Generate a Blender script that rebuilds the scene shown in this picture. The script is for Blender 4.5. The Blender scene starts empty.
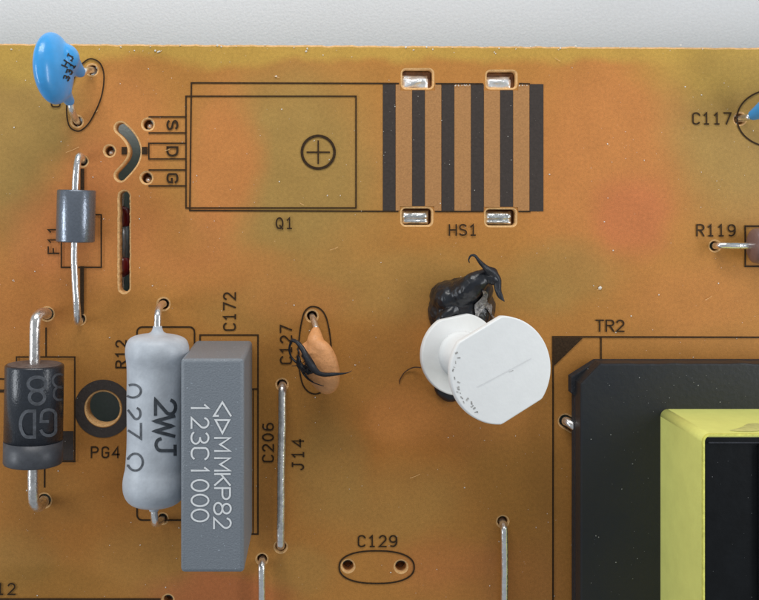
import bpy, bmesh, math, random
from mathutils import Vector, Matrix, noise
from mathutils.bvhtree import BVHTree
random.seed(7)
R = math.radians
# ---------------------------------------------------------------- camera, light, exposure
# 1 unit = 1 cm (about 100 pixels of the photograph on the board's surface, which is z = 0)
scene = bpy.context.scene
COL = scene.collection
CX, CY, CD = 3.15, -2.05, 10.5
cam_d = bpy.data.cameras.new('camera'); cam = bpy.data.objects.new('camera', cam_d); COL.objects.link(cam)
cam.location = (CX, CY, CD); cam_d.sensor_width = 36; cam_d.lens = 36*CD/7.59
cam_d.shift_x = (379.5-315)/759; cam_d.shift_y = -(300-205)/759
cam_d.clip_start = .1; cam_d.clip_end = 200
scene.camera = cam
cam_d.dof.use_dof = True; cam_d.dof.focus_distance = CD-.35; cam_d.dof.aperture_fstop = 16

world = bpy.data.worlds.new('World'); scene.world = world; world.use_nodes = True
wn = world.node_tree; wbg = wn.nodes['Background']
wbg.inputs[0].default_value = (.86, .93, 1.0, 1); wbg.inputs[1].default_value = .31

def area(name, loc, target, sx, sy, power, col):
    l = bpy.data.lights.new(name, 'AREA'); l.shape = 'RECTANGLE'; l.size = sx; l.size_y = sy
    l.energy = power; l.color = col
    o = bpy.data.objects.new(name, l); COL.objects.link(o); o.location = loc
    o.rotation_euler = (Vector(target)-Vector(loc)).to_track_quat('-Z', 'Y').to_euler()
    return o
area('window_light', (2.0, 6.2, 5.2), (3.0, -1.6, 0), 8, 3.0, 600, (1, .98, .95))
area('left_light', (-7.0, -3.4, 4.4), (3, -3, 0), 6.5, 1.8, 330, (.9, .95, 1))
area('right_light', (11.5, -2.2, 5.2), (3, -3, 0), 6.5, 1.6, 270, (.95, .97, 1))
vs = scene.view_settings
vs.view_transform = 'Standard'; vs.look = 'None'; vs.exposure = 0.16; vs.gamma = 1; vs.use_curve_mapping = False

# ---------------------------------------------------------------- helpers
def P(px, py, z=0.0):
    k = (CD-z)/CD
    return Vector((CX+(px-315)/100*k, CY-(py-205)/100*k, z))

def thing(name, label, cat, loc=(0,0,0), group=None):
    o = bpy.data.objects.new(name, None); COL.objects.link(o); o.location = loc
    o.empty_display_size = .2
    o['label'] = label; o['category'] = cat
    if group: o['group'] = group
    return o

def link_mesh(name, me, mats, parent=None, smooth=False):
    if not isinstance(mats, (list, tuple)): mats = [mats]
    if len(me.materials) == 0:
        for m in mats: me.materials.append(m)
    if smooth:
        for p in me.polygons: p.use_smooth = True
    o = bpy.data.objects.new(name, me); COL.objects.link(o)
    if parent:
        o.parent = parent
        o.matrix_parent_inverse = Matrix.Translation(-Vector(parent.location))
    return o

def from_py(name, vf, mats, parent=None, smooth=False):
    me = bpy.data.meshes.new(name); me.from_pydata([tuple(v) for v in vf[0]], [], vf[1]); me.update()
    return link_mesh(name, me, mats, parent, smooth)

def bm_obj(name, bm, mats, parent=None, smooth=False):
    me = bpy.data.meshes.new(name); bmesh.ops.recalc_face_normals(bm, faces=bm.faces); bm.to_mesh(me); bm.free()
    return link_mesh(name, me, mats, parent, smooth)

def catmull(pts, n=6):
    pts = [Vector(p) for p in pts]; out = []
    for i in range(len(pts)-1):
        p0 = pts[i-1] if i else pts[0]*2-pts[1]
        p1, p2 = pts[i], pts[i+1]
        p3 = pts[i+2] if i+2 < len(pts) else pts[-1]*2-pts[-2]
        for k in range(n):
            t = k/n
            out.append(.5*((2*p1)+(p2-p0)*t+(2*p0-5*p1+4*p2-p3)*t*t+(3*p1-p0-3*p2+p3)*t**3))
    out.append(pts[-1]); return out

def tube(pts, rad, seg=14, n=6, smoothpath=True, rough=0.0):
    """rad is a number or a list (one per control point)"""
    if not isinstance(rad, (list, tuple)): rad = [rad]*len(pts)
    if smoothpath:
        path = catmull(pts, n)
        rr = [v.x for v in catmull([Vector((r, 0, 0)) for r in rad], n)]
    else: path = [Vector(p) for p in pts]; rr = list(rad)
    V = []; F = []
    t = (path[1]-path[0]).normalized()
    u = t.orthogonal().normalized()
    for i, p in enumerate(path):
        t2 = (path[min(i+1, len(path)-1)]-path[max(i-1, 0)])
        if t2.length > 1e-9: t2.normalize()
        else: t2 = t
        u = (u - t2*u.dot(t2)).normalized(); w = t2.cross(u)
        for k in range(seg):
            a = 2*math.pi*k/seg
            r = max(rr[i], .0015)
            if rough: r *= 1+rough*noise.noise(p*9+Vector((math.cos(a), math.sin(a), 0))*1.5)
            V.append(p+u*math.cos(a)*r+w*math.sin(a)*r)
    for i in range(len(path)-1):
        for k in range(seg):
            k2 = (k+1) % seg
            F.append((i*seg+k, i*seg+k2, (i+1)*seg+k2, (i+1)*seg+k))
    F.append(tuple(reversed(range(seg)))); F.append(tuple(range((len(path)-1)*seg, len(path)*seg)))
    return V, F

def lathe(p0, p1, prof, seg=40, cap=True):
    """prof: list (t along p0->p1 in units of length, radius)"""
    p0 = Vector(p0); ax = (Vector(p1)-p0).normalized(); u = ax.orthogonal().normalized(); w = ax.cross(u)
    V = []; F = []
    for (t, r) in prof:
        for k in range(seg):
            a = 2*math.pi*k/seg; V.append(p0+ax*t+u*math.cos(a)*r+w*math.sin(a)*r)
    for i in range(len(prof)-1):
        for k in range(seg):
            k2 = (k+1) % seg; F.append((i*seg+k, i*seg+k2, (i+1)*seg+k2, (i+1)*seg+k))
    if cap:
        F.append(tuple(reversed(range(seg)))); F.append(tuple(range((len(prof)-1)*seg, len(prof)*seg)))
    return V, F

def ellipsoid(c, axes, seg=32, rings=20):
    """axes: three vectors = semi axes"""
    V = []; F = []; c = Vector(c); A, B, C = [Vector(a) for a in axes]
    for i in range(1, rings):
        th = math.pi*i/rings
        for k in range(seg):
            a = 2*math.pi*k/seg
            V.append(c+A*math.sin(th)*math.cos(a)+B*math.sin(th)*math.sin(a)+C*math.cos(th))
    top = len(V); V.append(c+C); V.append(c-C)
    for i in range(rings-2):
        for k in range(seg):
            k2 = (k+1) % seg; F.append((i*seg+k, (i+1)*seg+k, (i+1)*seg+k2, i*seg+k2))
    for k in range(seg):
        k2 = (k+1) % seg; F.append((top, k, k2)); b = (rings-2)*seg; F.append((top+1, b+k2, b+k))
    return V, F

def merge(*vfs):
    V = []; F = []
    for v, f in vfs:
        n = len(V); V += list(v); F += [tuple(i+n for i in q) for q in f]
    return V, F

def blob(name, vf, mats, parent, voxel=.015, smooth=6, disp=None):
    me = bpy.data.meshes.new(name); me.from_pydata([tuple(v) for v in vf[0]], [], vf[1]); me.update()
    bm = bmesh.new(); bm.from_mesh(me); bmesh.ops.recalc_face_normals(bm, faces=bm.faces); bm.to_mesh(me); bm.free()
    o = bpy.data.objects.new(name+'_tmp', me); COL.objects.link(o)
    m = o.modifiers.new('r', 'REMESH'); m.mode = 'VOXEL'; m.voxel_size = voxel
    s = o.modifiers.new('s', 'SMOOTH'); s.factor = .5; s.iterations = smooth
    dg = bpy.context.evaluated_depsgraph_get(); me2 = bpy.data.meshes.new_from_object(o.evaluated_get(dg))
    bpy.data.objects.remove(o); me2.name = name
    if disp:
        for v in me2.vertices: v.co += v.normal*disp(v.co)
    return link_mesh(name, me2, mats, parent, True)

def rbox(lo, hi, bev, seg=3, taper=0.0):
    bm = bmesh.new(); bmesh.ops.create_cube(bm, size=1)
    c = (Vector(lo)+Vector(hi))/2; d = Vector(hi)-Vector(lo)
    for v in bm.verts:
        k = 1-taper if v.co.z > 0 else 1
        v.co = Vector((c.x+v.co.x*d.x*k, c.y+v.co.y*d.y*k, c.z+v.co.z*d.z))
    if bev: bmesh.ops.bevel(bm, geom=list(bm.edges), offset=bev, segments=seg, affect='EDGES', profile=.5)
    return bm

def prism(poly, z0, z1, bev=0, seg=2):
    bm = bmesh.new(); vs_ = [bm.verts.new((p[0], p[1], z1)) for p in poly]
    f = bm.faces.new(vs_); bm.normal_update()
    if f.normal.z < 0: bmesh.ops.reverse_faces(bm, faces=[f])
    r = bmesh.ops.extrude_face_region(bm, geom=[f])
    for g in r['geom']:
        if isinstance(g, bmesh.types.BMVert): g.co.z = z0
    bmesh.ops.recalc_face_normals(bm, faces=bm.faces)
    if bev:
        e = [e for e in bm.edges if all(abs(v.co.z-z1) < 1e-6 for v in e.verts)]
        bmesh.ops.bevel(bm, geom=e, offset=bev, segments=seg, affect='EDGES', profile=.5)
    return bm

# ---------------------------------------------------------------- materials
def mat(name, col, rough=.5, metal=0.0, var=0.0, vscale=20, bump=0.0, bscale=60, col2=None, spec=.5, coat=0, detail=4, speck=None):
    m = bpy.data.materials.new(name); m.use_nodes = True; nt = m.node_tree; b = nt.nodes['Principled BSDF']
    N = nt.nodes.new; L = nt.links.new
    b.inputs['Base Color'].default_value = (*col, 1); b.inputs['Roughness'].default_value = rough
    b.inputs['Metallic'].default_value = metal; b.inputs['Specular IOR Level'].default_value = spec
    b.inputs['Coat Weight'].default_value = coat; b.inputs['Coat Roughness'].default_value = .12
    tc = N('ShaderNodeTexCoord')
    if var or col2:
        n = N('ShaderNodeTexNoise'); n.inputs['Scale'].default_value = vscale; n.inputs['Detail'].default_value = detail
        n.inputs['Roughness'].default_value = .65
        L(tc.outputs['Object'], n.inputs['Vector'])
        c2 = col2 if col2 else tuple(c*(1-var) for c in col); c1 = col if col2 else tuple(min(1, c*(1+var)) for c in col)
        mr = N('ShaderNodeMapRange'); mr.inputs[1].default_value = .33; mr.inputs[2].default_value = .67
        L(n.outputs[0], mr.inputs[0])
        mx = N('ShaderNodeMix'); mx.data_type = 'RGBA'; mx.inputs[6].default_value = (*c1, 1); mx.inputs[7].default_value = (*c2, 1)
        L(mr.outputs[0], mx.inputs[0]); out = mx.outputs[2]
        if speck:
            n2 = N('ShaderNodeTexNoise'); n2.inputs['Scale'].default_value = speck[1]; n2.inputs['Detail'].default_value = 2
            L(tc.outputs['Object'], n2.inputs['Vector'])
            m2 = N('ShaderNodeMapRange'); m2.inputs[1].default_value = speck[2]; m2.inputs[2].default_value = speck[2]+.05
            L(n2.outputs[0], m2.inputs[0])
            mx2 = N('ShaderNodeMix'); mx2.data_type = 'RGBA'; mx2.inputs[7].default_value = (*speck[0], 1)
            L(m2.outputs[0], mx2.inputs[0]); L(out, mx2.inputs[6]); out = mx2.outputs[2]
        L(out, b.inputs['Base Color'])
        mr2 = N('ShaderNodeMapRange'); mr2.inputs[3].default_value = max(rough-.08, .02); mr2.inputs[4].default_value = min(rough+.1, 1)
        L(n.outputs[0], mr2.inputs[0]); L(mr2.outputs[0], b.inputs['Roughness'])
    if bump:
        n = N('ShaderNodeTexNoise'); n.inputs['Scale'].default_value = bscale; n.inputs['Detail'].default_value = 3
        L(tc.outputs['Object'], n.inputs['Vector'])
        bp = N('ShaderNodeBump'); bp.inputs['Strength'].default_value = bump; bp.inputs['Distance'].default_value = .02
        L(n.outputs[0], bp.inputs['Height']); L(bp.outputs[0], b.inputs['Normal'])
    return m

def board_material():
    m = bpy.data.materials.new('amber_board'); m.use_nodes = True; nt = m.node_tree; b = nt.nodes['Principled BSDF']
    N = nt.nodes.new; L = nt.links.new
    tc = N('ShaderNodeTexCoord')
    nz = N('ShaderNodeTexNoise'); nz.inputs['Scale'].default_value = 1.6; nz.inputs['Detail'].default_value = 3
    L(tc.outputs['Object'], nz.inputs['Vector'])
    s = N('ShaderNodeVectorMath'); s.operation = 'SUBTRACT'; s.inputs[1].default_value = (.5, .5, .5); L(nz.outputs['Color'], s.inputs[0])
    sc = N('ShaderNodeVectorMath'); sc.operation = 'MULTIPLY_ADD'; sc.inputs[1].default_value = (.32, .32, 0)
    L(s.outputs[0], sc.inputs[0]); L(tc.outputs['Object'], sc.inputs[2])
    vec = sc.outputs[0]
    def rgb(c): return (*c, 1)
    OL = (.40, .240, .068); OR = (.57, .225, .064); RD = (.56, .155, .066); GO = (.54, .34, .070); BR = (.40, .150, .030); DO = (.29, .145, .028)
    base = N('ShaderNodeRGB'); base.outputs[0].default_value = rgb((.475, .212, .050)); out = base.outputs[0]
    for (x, y, rx, ry, c, amt) in PATCHES:
        c = dict(OL=OL, OR=OR, RD=RD, GO=GO, BR=BR, DO=DO)[c]
        a = N('ShaderNodeVectorMath'); a.operation = 'SUBTRACT'; a.inputs[1].default_value = (x/100, -y/100, 0); L(vec, a.inputs[0])
        q = N('ShaderNodeVectorMath'); q.operation = 'MULTIPLY'; q.inputs[1].default_value = (100/rx, 100/ry, 0); L(a.outputs[0], q.inputs[0])
        ln = N('ShaderNodeVectorMath'); ln.operation = 'LENGTH'; L(q.outputs[0], ln.inputs[0])
        mr = N('ShaderNodeMapRange'); mr.interpolation_type = 'SMOOTHSTEP'
        mr.inputs[1].default_value = 1.25; mr.inputs[2].default_value = .45; mr.inputs[3].default_value = 0; mr.inputs[4].default_value = amt
        L(ln.outputs['Value'], mr.inputs[0])
        mx = N('ShaderNodeMix'); mx.data_type = 'RGBA'; mx.inputs[7].default_value = rgb(c); L(mr.outputs[0], mx.inputs[0]); L(out, mx.inputs[6])
        out = mx.outputs[2]
    # paper-fibre mottle, coarse and fine
    for scale, lo, hi, amt, det in ((3.2, .3, .7, .05, 6), (30, .3, .7, .08, 5), (110, .3, .7, .12, 3)):
        n = N('ShaderNodeTexNoise'); n.inputs['Scale'].default_value = scale; n.inputs['Detail'].default_value = det
        L(tc.outputs['Object'], n.inputs['Vector'])
        mr = N('ShaderNodeMapRange'); mr.inputs[1].default_value = lo; mr.inputs[2].default_value = hi
        mr.inputs[3].default_value = 1-amt; mr.inputs[4].default_value = 1+amt; L(n.outputs[0], mr.inputs[0])
        v = N('ShaderNodeVectorMath'); v.operation = 'SCALE'; L(out, v.inputs[0]); L(mr.outputs[0], v.inputs['Scale']); out = v.outputs[0]
    # tiny pale fibres
    n = N('ShaderNodeTexNoise'); n.inputs['Scale'].default_value = 38; n.inputs['Detail'].default_value = 1
    L(tc.outputs['Object'], n.inputs['Vector'])
    mr = N('ShaderNodeMapRange'); mr.inputs[1].default_value = .77; mr.inputs[2].default_value = .83; mr.inputs[4].default_value = .5; L(n.outputs[0], mr.inputs[0])
    mx = N('ShaderNodeMix'); mx.data_type = 'RGBA'; mx.inputs[7].default_value = (.75, .5, .25, 1); L(mr.outputs[0], mx.inputs[0]); L(out, mx.inputs[6])
    L(mx.outputs[2], b.inputs['Base Color'])
    b.inputs['Roughness'].default_value = .48; b.inputs['Specular IOR Level'].default_value = .17
    n = N('ShaderNodeTexNoise'); n.inputs['Scale'].default_value = 90; n.inputs['Detail'].default_value = 4; L(tc.outputs['Object'], n.inputs['Vector'])
    bp = N('ShaderNodeBump'); bp.inputs['Strength'].default_value = .14; bp.inputs['Distance'].default_value = .01
    L(n.outputs[0], bp.inputs['Height']); L(bp.outputs[0], b.inputs['Normal'])
    return m

PATCHES = [ # px, py, rx, ry, tone, amount: the copper areas under the board that tint it
 (20, 130, 80, 120, 'OL', 1), (20, 420, 60, 110, 'BR', .4), (30, 60, 60, 30, 'GO', .6),
 (125, 130, 60, 70, 'OR', .8), (95, 225, 75, 75, 'OR', 1), (45, 235, 50, 50, 'RD', .22), (100, 170, 35, 40, 'RD', .2),
 (290, 170, 115, 110, 'OL', 1), (222, 165, 42, 95, 'OR', .95), (215, 270, 80, 30, 'OR', .5), (250, 310, 60, 28, 'OL', .3), (40, 300, 60, 40, 'BR', .35),
 (470, 150, 110, 80, 'OR', .55), (610, 160, 95, 120, 'OR', .95), (632, 215, 40, 44, 'RD', .5), (410, 285, 150, 40, 'OL', .55), (300, 300, 60, 26, 'OR', .45),
 (745, 110, 85, 130, 'OL', 1), (690, 300, 80, 40, 'OR', .5), (565, 275, 60, 38, 'OL', .6), (450, 330, 60, 40, 'OR', .25),
 (300, 400, 60, 80, 'DO', .35), (400, 440, 80, 60, 'BR', .7), (480, 420, 60, 40, 'OR', .35), (540, 300, 40, 25, 'OL', .3),
 (400, 500, 70, 45, 'OL', .4), (480, 580, 90, 40, 'OR', .5), (330, 470, 40, 60, 'OL', .45), (520, 480, 50, 60, 'DO', .3),
 (215, 592, 75, 26, 'RD', .6), (20, 560, 40, 40, 'OL', .4), (60, 500, 50, 30, 'OL', .3), (400, 415, 40, 35, 'OR', .45), (440, 560, 60, 30, 'RD', .18), (180, 240, 60, 40, 'RD', .14), (20, 300, 60, 60, 'RD', .16), (90, 520, 90, 50, 'BR', .5), (150, 560, 60, 40, 'OL', .25), (40, 590, 80, 25, 'DO', .45), (300, 570, 40, 25, 'OL', .4),
 (110, 460, 60, 40, 'BR', .4), (380, 50, 440, 16, 'GO', .8), (720, 60, 90, 45, 'GO', .6),
]
M_board = board_material()
M_edge = mat('cut_board_edge', (.78, .46, .19), .75, var=.2, vscale=30, bump=.5, bscale=80)
M_under = mat('green_solder_mask', (.035, .13, .05), .4, var=.2, vscale=3)
M_silk = mat('printed_legend_ink', (.045, .026, .013), .6, var=.35, vscale=60, spec=.12)
M_bar = mat('printed_bar_ink', (.052, .040, .034), .34, spec=.4, var=.16, vscale=40, bump=.25, bscale=22, speck=((.35, .3, .26), 60, .74))
M_window = mat('tan_print_gap', (.44, .22, .085), .5, spec=.15, var=.12, vscale=60, bump=.2)
M_wire = mat('tinned_wire', (.92, .91, .89), .22, .93, var=.18, vscale=18, bump=.25, bscale=25)
M_wire_dull = mat('dull_tinned_wire', (.80, .77, .74), .27, .93, var=.25, vscale=14, bump=.3, bscale=22)
M_solder = mat('solder', (.95, .94, .92), .32, .6, var=.15, bump=.6, bscale=18)
M_tab = mat('tinned_tab', (.72, .73, .72), .30, 1, var=.35, vscale=16, bump=.9, bscale=12)
M_flux_shade = mat('brown_flux_and_slot_shade', (.20, .085, .03), .35, var=.4, vscale=14, bump=.8, bscale=14)  # flux on the pads; also the added blocks standing for shaded slot walls
M_blue = mat('glossy_blue_epoxy', (.045, .34, .76), .30, 0, var=.07, vscale=6, bump=.10, bscale=9, coat=.35, speck=((.5, .75, .95), 40, .80))
M_ink = mat('black_marking_ink', (.015, .018, .02), .6)
M_orange = mat('orange_ceramic_coat', (.80, .37, .145), .48, var=.10, vscale=22, bump=.35, bscale=26, speck=((.25, .10, .04), 34, .74))
M_goo = mat('black_adhesive', (.010, .012, .017), .33, var=.4, vscale=7, bump=.5, bscale=8, coat=.15, speck=((.2, .2, .2), 24, .78))
M_strand = mat('black_strand', (.014, .016, .022), .45, var=.3, bump=.5, bscale=14)
M_torn = mat('torn_grey_adhesive', (.46, .44, .43), .38, .3, col2=(.09, .085, .09), vscale=26, bump=1, bscale=30)
M_white = mat('white_nylon', (.90, .91, .90), .42, var=.02, vscale=8, bump=.06, bscale=30, spec=.4)
M_scuff = mat('dark_scuff', (.46, .45, .43), .7, var=.5, vscale=30)
M_boxcap = mat('grey_moulded_case', (.215, .24, .27), .42, var=.07, vscale=70, bump=.35, bscale=75, speck=((.42, .48, .54), 48, .70))
M_boxprint = mat('pale_laser_print', (.82, .84, .85), .6, var=.08, vscale=50)
M_res = mat('pale_grey_cement', (.53, .57, .62), .45, var=.12, vscale=5, bump=.12, bscale=30, speck=((.3, .3, .3), 40, .80))
M_resink = mat('grey_marking_ink', (.062, .072, .085), .55, var=.4, vscale=18)
M_resink2 = mat('faded_marking_ink', (.085, .095, .11), .55, var=.45, vscale=18)
M_diode = mat('black_diode_case', (.022, .026, .034), .27, var=.2, vscale=30, bump=.15, bscale=50, coat=.15)
M_band = mat('grey_cathode_band', (.058, .062, .072), .42, var=.15, vscale=24)
M_dprint = mat('faint_grey_print', (.085, .092, .105), .55, var=.35, vscale=24)
M_dtop = mat('brown_diode_end', (.13, .10, .09), .6, var=.3, vscale=20)
M_bead = mat('ferrite_grey', (.20, .225, .265), .26, .7, var=.12, vscale=45, bump=.10, bscale=40)
M_core = mat('black_ferrite', (.019, .022, .028), .46, col2=(.025, .026, .026), vscale=1.2, detail=6, bump=.18, bscale=20, spec=.35, speck=((.07, .07, .07), 30, .80))
M_plate = mat('black_plastic', (.006, .007, .008), .40, spec=.2, var=.3, vscale=6, bump=.12, bscale=16)
M_base = mat('dark_bobbin_plastic', (.030, .032, .038), .6, spec=.2, var=.2, vscale=20, bump=.3)
M_tape = mat('yellow_tape', (.87, .88, .25), .5, spec=.3, var=.05, vscale=4, bump=.25, bscale=3.5, speck=((.35, .36, .12), 26, .80))
M_tapeedge = mat('yellow_tape_edge', (.78, .76, .16), .45, var=.2, vscale=24)
M_tapeglue = mat('tan_glue_smear', (.62, .60, .22), .36, col2=(.80, .79, .26), vscale=9, bump=.3, bscale=12)
M_mauve = mat('mauve_resistor_coat', (.20, .12, .11), .4, var=.1, vscale=12, bump=.1, coat=.2)
M_red = mat('dark_red_coat', (.24, .018, .02), .3, var=.2, coat=.3)
M_glass = mat('silver_grey_body', (.34, .36, .38), .3, .4, var=.25, vscale=12)
M_table = mat('grey_tabletop', (.69, .70, .71), .65, var=.04, vscale=30, bump=.25, bscale=40)
M_dust = mat('pale_dust', (.80, .76, .68), .8)
M_dimdust = mat('grey_dust', (.30, .31, .31), .8)
M_hair = mat('brown_hair', (.06, .025, .01), .6)

# ---------------------------------------------------------------- stroke lettering
def arc(cx, cy, rx, ry, a0, a1, n=12):
    return [(cx+rx*math.cos(R(a0+(a1-a0)*i/n)), cy+ry*math.sin(R(a0+(a1-a0)*i/n))) for i in range(n+1)]
G = { # unit box: x 0..1, y 0..1, y up
 '0': [arc(.5, .5, .5, .5, 90, 450, 24)],
 '1': [[(.15, .78), (.5, 1), (.5, 0)], [(.2, 0), (.8, 0)]],
 '2': [arc(.5, .72, .46, .28, 165, -35, 12)+[(.02, .0), (1, 0)]],
 '3': [arc(.45, .75, .44, .25, 150, -90, 12), arc(.45, .25, .52, .26, 88, -150, 12)],
 '4': [[(.78, 0), (.78, 1), (.0, .3), (1, .3)]],
 '6': [[(.85, .95)]+arc(.6, .55, .6, .45, 105, 180, 8)+[(0, .3)], arc(.5, .3, .5, .3, 180, -180, 20)],
 '7': [[(0, 1), (1, 1), (.35, 0)]],
 '8': [arc(.5, .75, .42, .25, -90, 270, 20), arc(.5, .25, .5, .25, 90, 450, 20)],
 '9': [[(.15, .05)]+arc(.4, .45, .6, .45, -75, 0, 8)+[(1, .7)], arc(.5, .7, .5, .3, 0, 360, 20)],
 'C': [[(1, .8)]+arc(.5, .78, .48, .22, 20, 170, 8)+arc(.5, .22, .48, .22, 190, 340, 8)],
 'D': [[(0, 0), (0, 1), (.45, 1)]+arc(.45, .5, .55, .5, 90, -90, 12)+[(.02, 0), (0, 0)]],
 'F': [[(1, 1), (0, 1), (0, 0)], [(0, .52), (.75, .52)]],
 'G': [[(1, .8)]+arc(.5, .78, .48, .22, 20, 170, 8)+arc(.5, .22, .48, .22, 190, 350, 8)+[(1, .45), (.55, .45)]],
 'H': [[(0, 0), (0, 1)], [(1, 0), (1, 1)], [(0, .5), (1, .5)]],
 'J': [[(.45, 1), (1, 1)], [(.75, 1), (.75, .3)]+arc(.38, .28, .37, .28, 0, -170, 10)],
 'K': [[(0, 0), (0, 1)], [(1, 1), (0, .4)], [(.3, .58), (1, 0)]],
 'M': [[(0, 0), (0, 1), (.5, .35), (1, 1), (1, 0)]],
 'P': [[(0, 0), (0, 1)], [(.02, 1), (.6, 1)]+arc(.6, .75, .4, .25, 90, -90, 10)+[(0, .5)]],
 'Q': [arc(.5, .5, .5, .5, 90, 450, 24), [(.55, .3), (1.0, -.05)]],
 'R': [[(0, 0), (0, 1)], [(.02, 1), (.6, 1)]+arc(.6, .76, .4, .24, 90, -90, 10)+[(0, .52)], [(.5, .52), (1, 0)]],
 'S': [arc(.5, .76, .46, .24, 25, 250, 12)+arc(.5, .25, .5, .25, 70, -155, 12)],
 'T': [[(0, 1), (1, 1)], [(.5, 1), (.5, 0)]],
 'W': [[(0, 1), (.25, 0), (.5, .9), (.75, 0), (1, 1)]],
 'Ω': [[(0, 0), (.3, 0)]+arc(.5, .58, .5, .44, -115, -425, 20)+[(.7, 0), (1, 0)]],
 '.': [[(.3, 0), (.5, .12)]],
 '<': [[(1, 1), (0, .5), (1, 0), (1, .25)]],
 '>': [[(0, .5), (0, .05), (1, .5), (0, .95), (0, .5)]],
}
def dense(pts, step):
    out = [Vector(pts[0])]
    for a, b in zip(pts, pts[1:]):
        a, b = Vector(a), Vector(b); n = max(1, int((b-a).length/step))
        for i in range(1, n+1): out.append(a.lerp(b, i/n))
    return out

def ribbon(pts, w, fn, closed=False, step=None):
    """pixel-space polyline -> thin strip of quads mapped by fn"""
    pts = [Vector(p) for p in pts]
    q = [pts[0]]
    for p in pts[1:]:
        if (p-q[-1]).length > 1e-4: q.append(p)
    pts = q
    if (pts[0]-pts[-1]).length < 1e-2 and len(pts) > 3: closed = True; pts.pop()
    if step:
        pts = dense(pts+([pts[0]] if closed else []), step)
        if closed: pts.pop()
    n = len(pts); Lf = []; Rt = []
    for i, p in enumerate(pts):
        a = pts[i-1] if (i or closed) else None; b = pts[(i+1) % n] if (i < n-1 or closed) else None
        d1 = (p-a).normalized() if a is not None else None; d2 = (b-p).normalized() if b is not None else None
        if d1 is None: d1 = d2; p = p-d2*w*.35
        if d2 is None: d2 = d1; p = p+d1*w*.35
        t = d1+d2
        if t.length < .3: t = d2
        t.normalize(); nn = Vector((-t.y, t.x)); k = 1/max(.45, nn.dot(Vector((-d2.y, d2.x))))
        Lf.append(p+nn*w/2*k); Rt.append(p-nn*w/2*k)
    V = []; F = []; ok = []
    for l, r in zip(Lf, Rt):
        for p in (l, r):
            x = fn(p.x, p.y); ok.append(x is not None); V.append(x if x is not None else Vector((0, 0, -5)))
    m = n if closed else n-1
    for i in range(m):
        j = (i+1) % n; ids = (2*i+1, 2*j+1, 2*j, 2*i)
        if all(ok[k] for k in ids): F.append(ids)
    return V, F

def glyph(ch, x, y, w, h, rot=0):
    """polylines in pixel space; (x,y) = glyph box centre, rot clockwise on screen in degrees"""
    c, s = math.cos(R(rot)), math.sin(R(rot)); out = []
    for pl in G[ch]:
        q = []
        for (u, v) in pl:
            dx, dy = (u-.5)*w, -(v-.5)*h
            q.append((x+dx*c-dy*s, y+dx*s+dy*c))
        out.append(q)
    return out

zc = [0]
def flat(z=None):
    if z is None:
        zc[0] = (zc[0]+1) % 40; z = .003+zc[0]*.0003
    return lambda px, py: P(px, py, z)

def word(name, text, x, y, w, h, adv, rot, lw, fn, m, parent, step=None):
    """text centred at (x,y)"""
    vfs = []; c, s = math.cos(R(rot)), math.sin(R(rot)); n = len(text)
    for i, ch in enumerate(text):
        if ch == ' ': continue
        d = (i-(n-1)/2)*adv
        ww = w*.35 if False else w
        for k, pl in enumerate(glyph(ch, x+d*c, y+d*s, ww, h, rot)):
            vfs.append(ribbon(pl, lw, (lambda a, b, f=fn, kk=k: (lambda q: q+Vector((0, 0, kk*.0004)) if q is not None else None)(f(a, b))), step=step))
    return from_py(name, merge(*vfs), m, parent)

def surface(obj, off=.004):
    me = obj.data
    bvh = BVHTree.FromPolygons([obj.matrix_world @ v.co if False else v.co.copy() for v in me.vertices], [tuple(p.vertices) for p in me.polygons])
    org = Vector((CX, CY, CD))
    def f(px, py):
        hit, nrm, idx, d = bvh.ray_cast(org, (P(px, py, 0)-org).normalized())
        if hit is None: return None
        if nrm.dot(org-hit) < 0: nrm = -nrm
        return hit+nrm*off
    return f

# ---------------------------------------------------------------- tabletop
bm = bmesh.new(); bmesh.ops.create_grid(bm, x_segments=1, y_segments=1, size=20)
for v in bm.verts: v.co += Vector((3.8, -3, -.8))
tb = bm_obj('tabletop', bm, M_table); tb['kind'] = 'structure'

# ---------------------------------------------------------------- circuit board
board = thing('circuit_board', 'amber phenolic circuit board printed with black outlines and drilled with holes', 'circuit board', P(380, 300))
cu = bpy.data.curves.new('board_panel', 'CURVE'); cu.dimensions = '2D'; cu.fill_mode = 'BOTH'
BEV = .018
def spline(pts):
    s = cu.splines.new('POLY'); s.points.add(len(pts)-1)
    for i, p in enumerate(pts):
        w = P(p[0], p[1]); s.points[i].co = (w.x, w.y, 0, 1)
    s.use_cyclic_u = True
rim = []
x = -120
while x < 900:                                  # sawn, slightly frayed upper edge
    y = 43.6+(x/759)*4.2+noise.noise(Vector((x*.09, 3, 1)))*.9+noise.noise(Vector((x*.6, 1, 7)))*.5
    rim.append((x, y)); x += random.uniform(1.5, 4)
spline(rim+[(900, 720), (-120, 720)])
HOLES = [(148, 124.5, 5.2), (146.5, 178, 5.2), (109.5, 151, 5.0), (92, 70, 5), (77, 121.5, 5), (82.6, 161.3, 4.6), (80, 319, 4.8),
 (47, 314, 6), (44, 500.5, 6.3), (163.5, 304, 5.4), (162.5, 518.5, 4.6), (312, 316, 5), (326, 380, 4), (282, 384.5, 5), (280.7, 546.5, 5.4),
 (262, 559, 4.8), (502.8, 521.5, 5), (348, 566, 5.6), (401, 566.5, 5.6), (740, 119, 5.4), (812, 119, 5.4), (715, 246, 4.8), (103, 408.5, 16.6),
 (168, 600, 4.8)]
for (hx, hy, r) in HOLES:
    n = 40 if r > 10 else 26
    spline([(hx+(r+.35*noise.noise(Vector((hx+math.cos(i)*.4, hy, i*.4))))*math.cos(2*math.pi*i/n), hy+r*math.sin(2*math.pi*i/n)) for i in range(n)])
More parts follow.
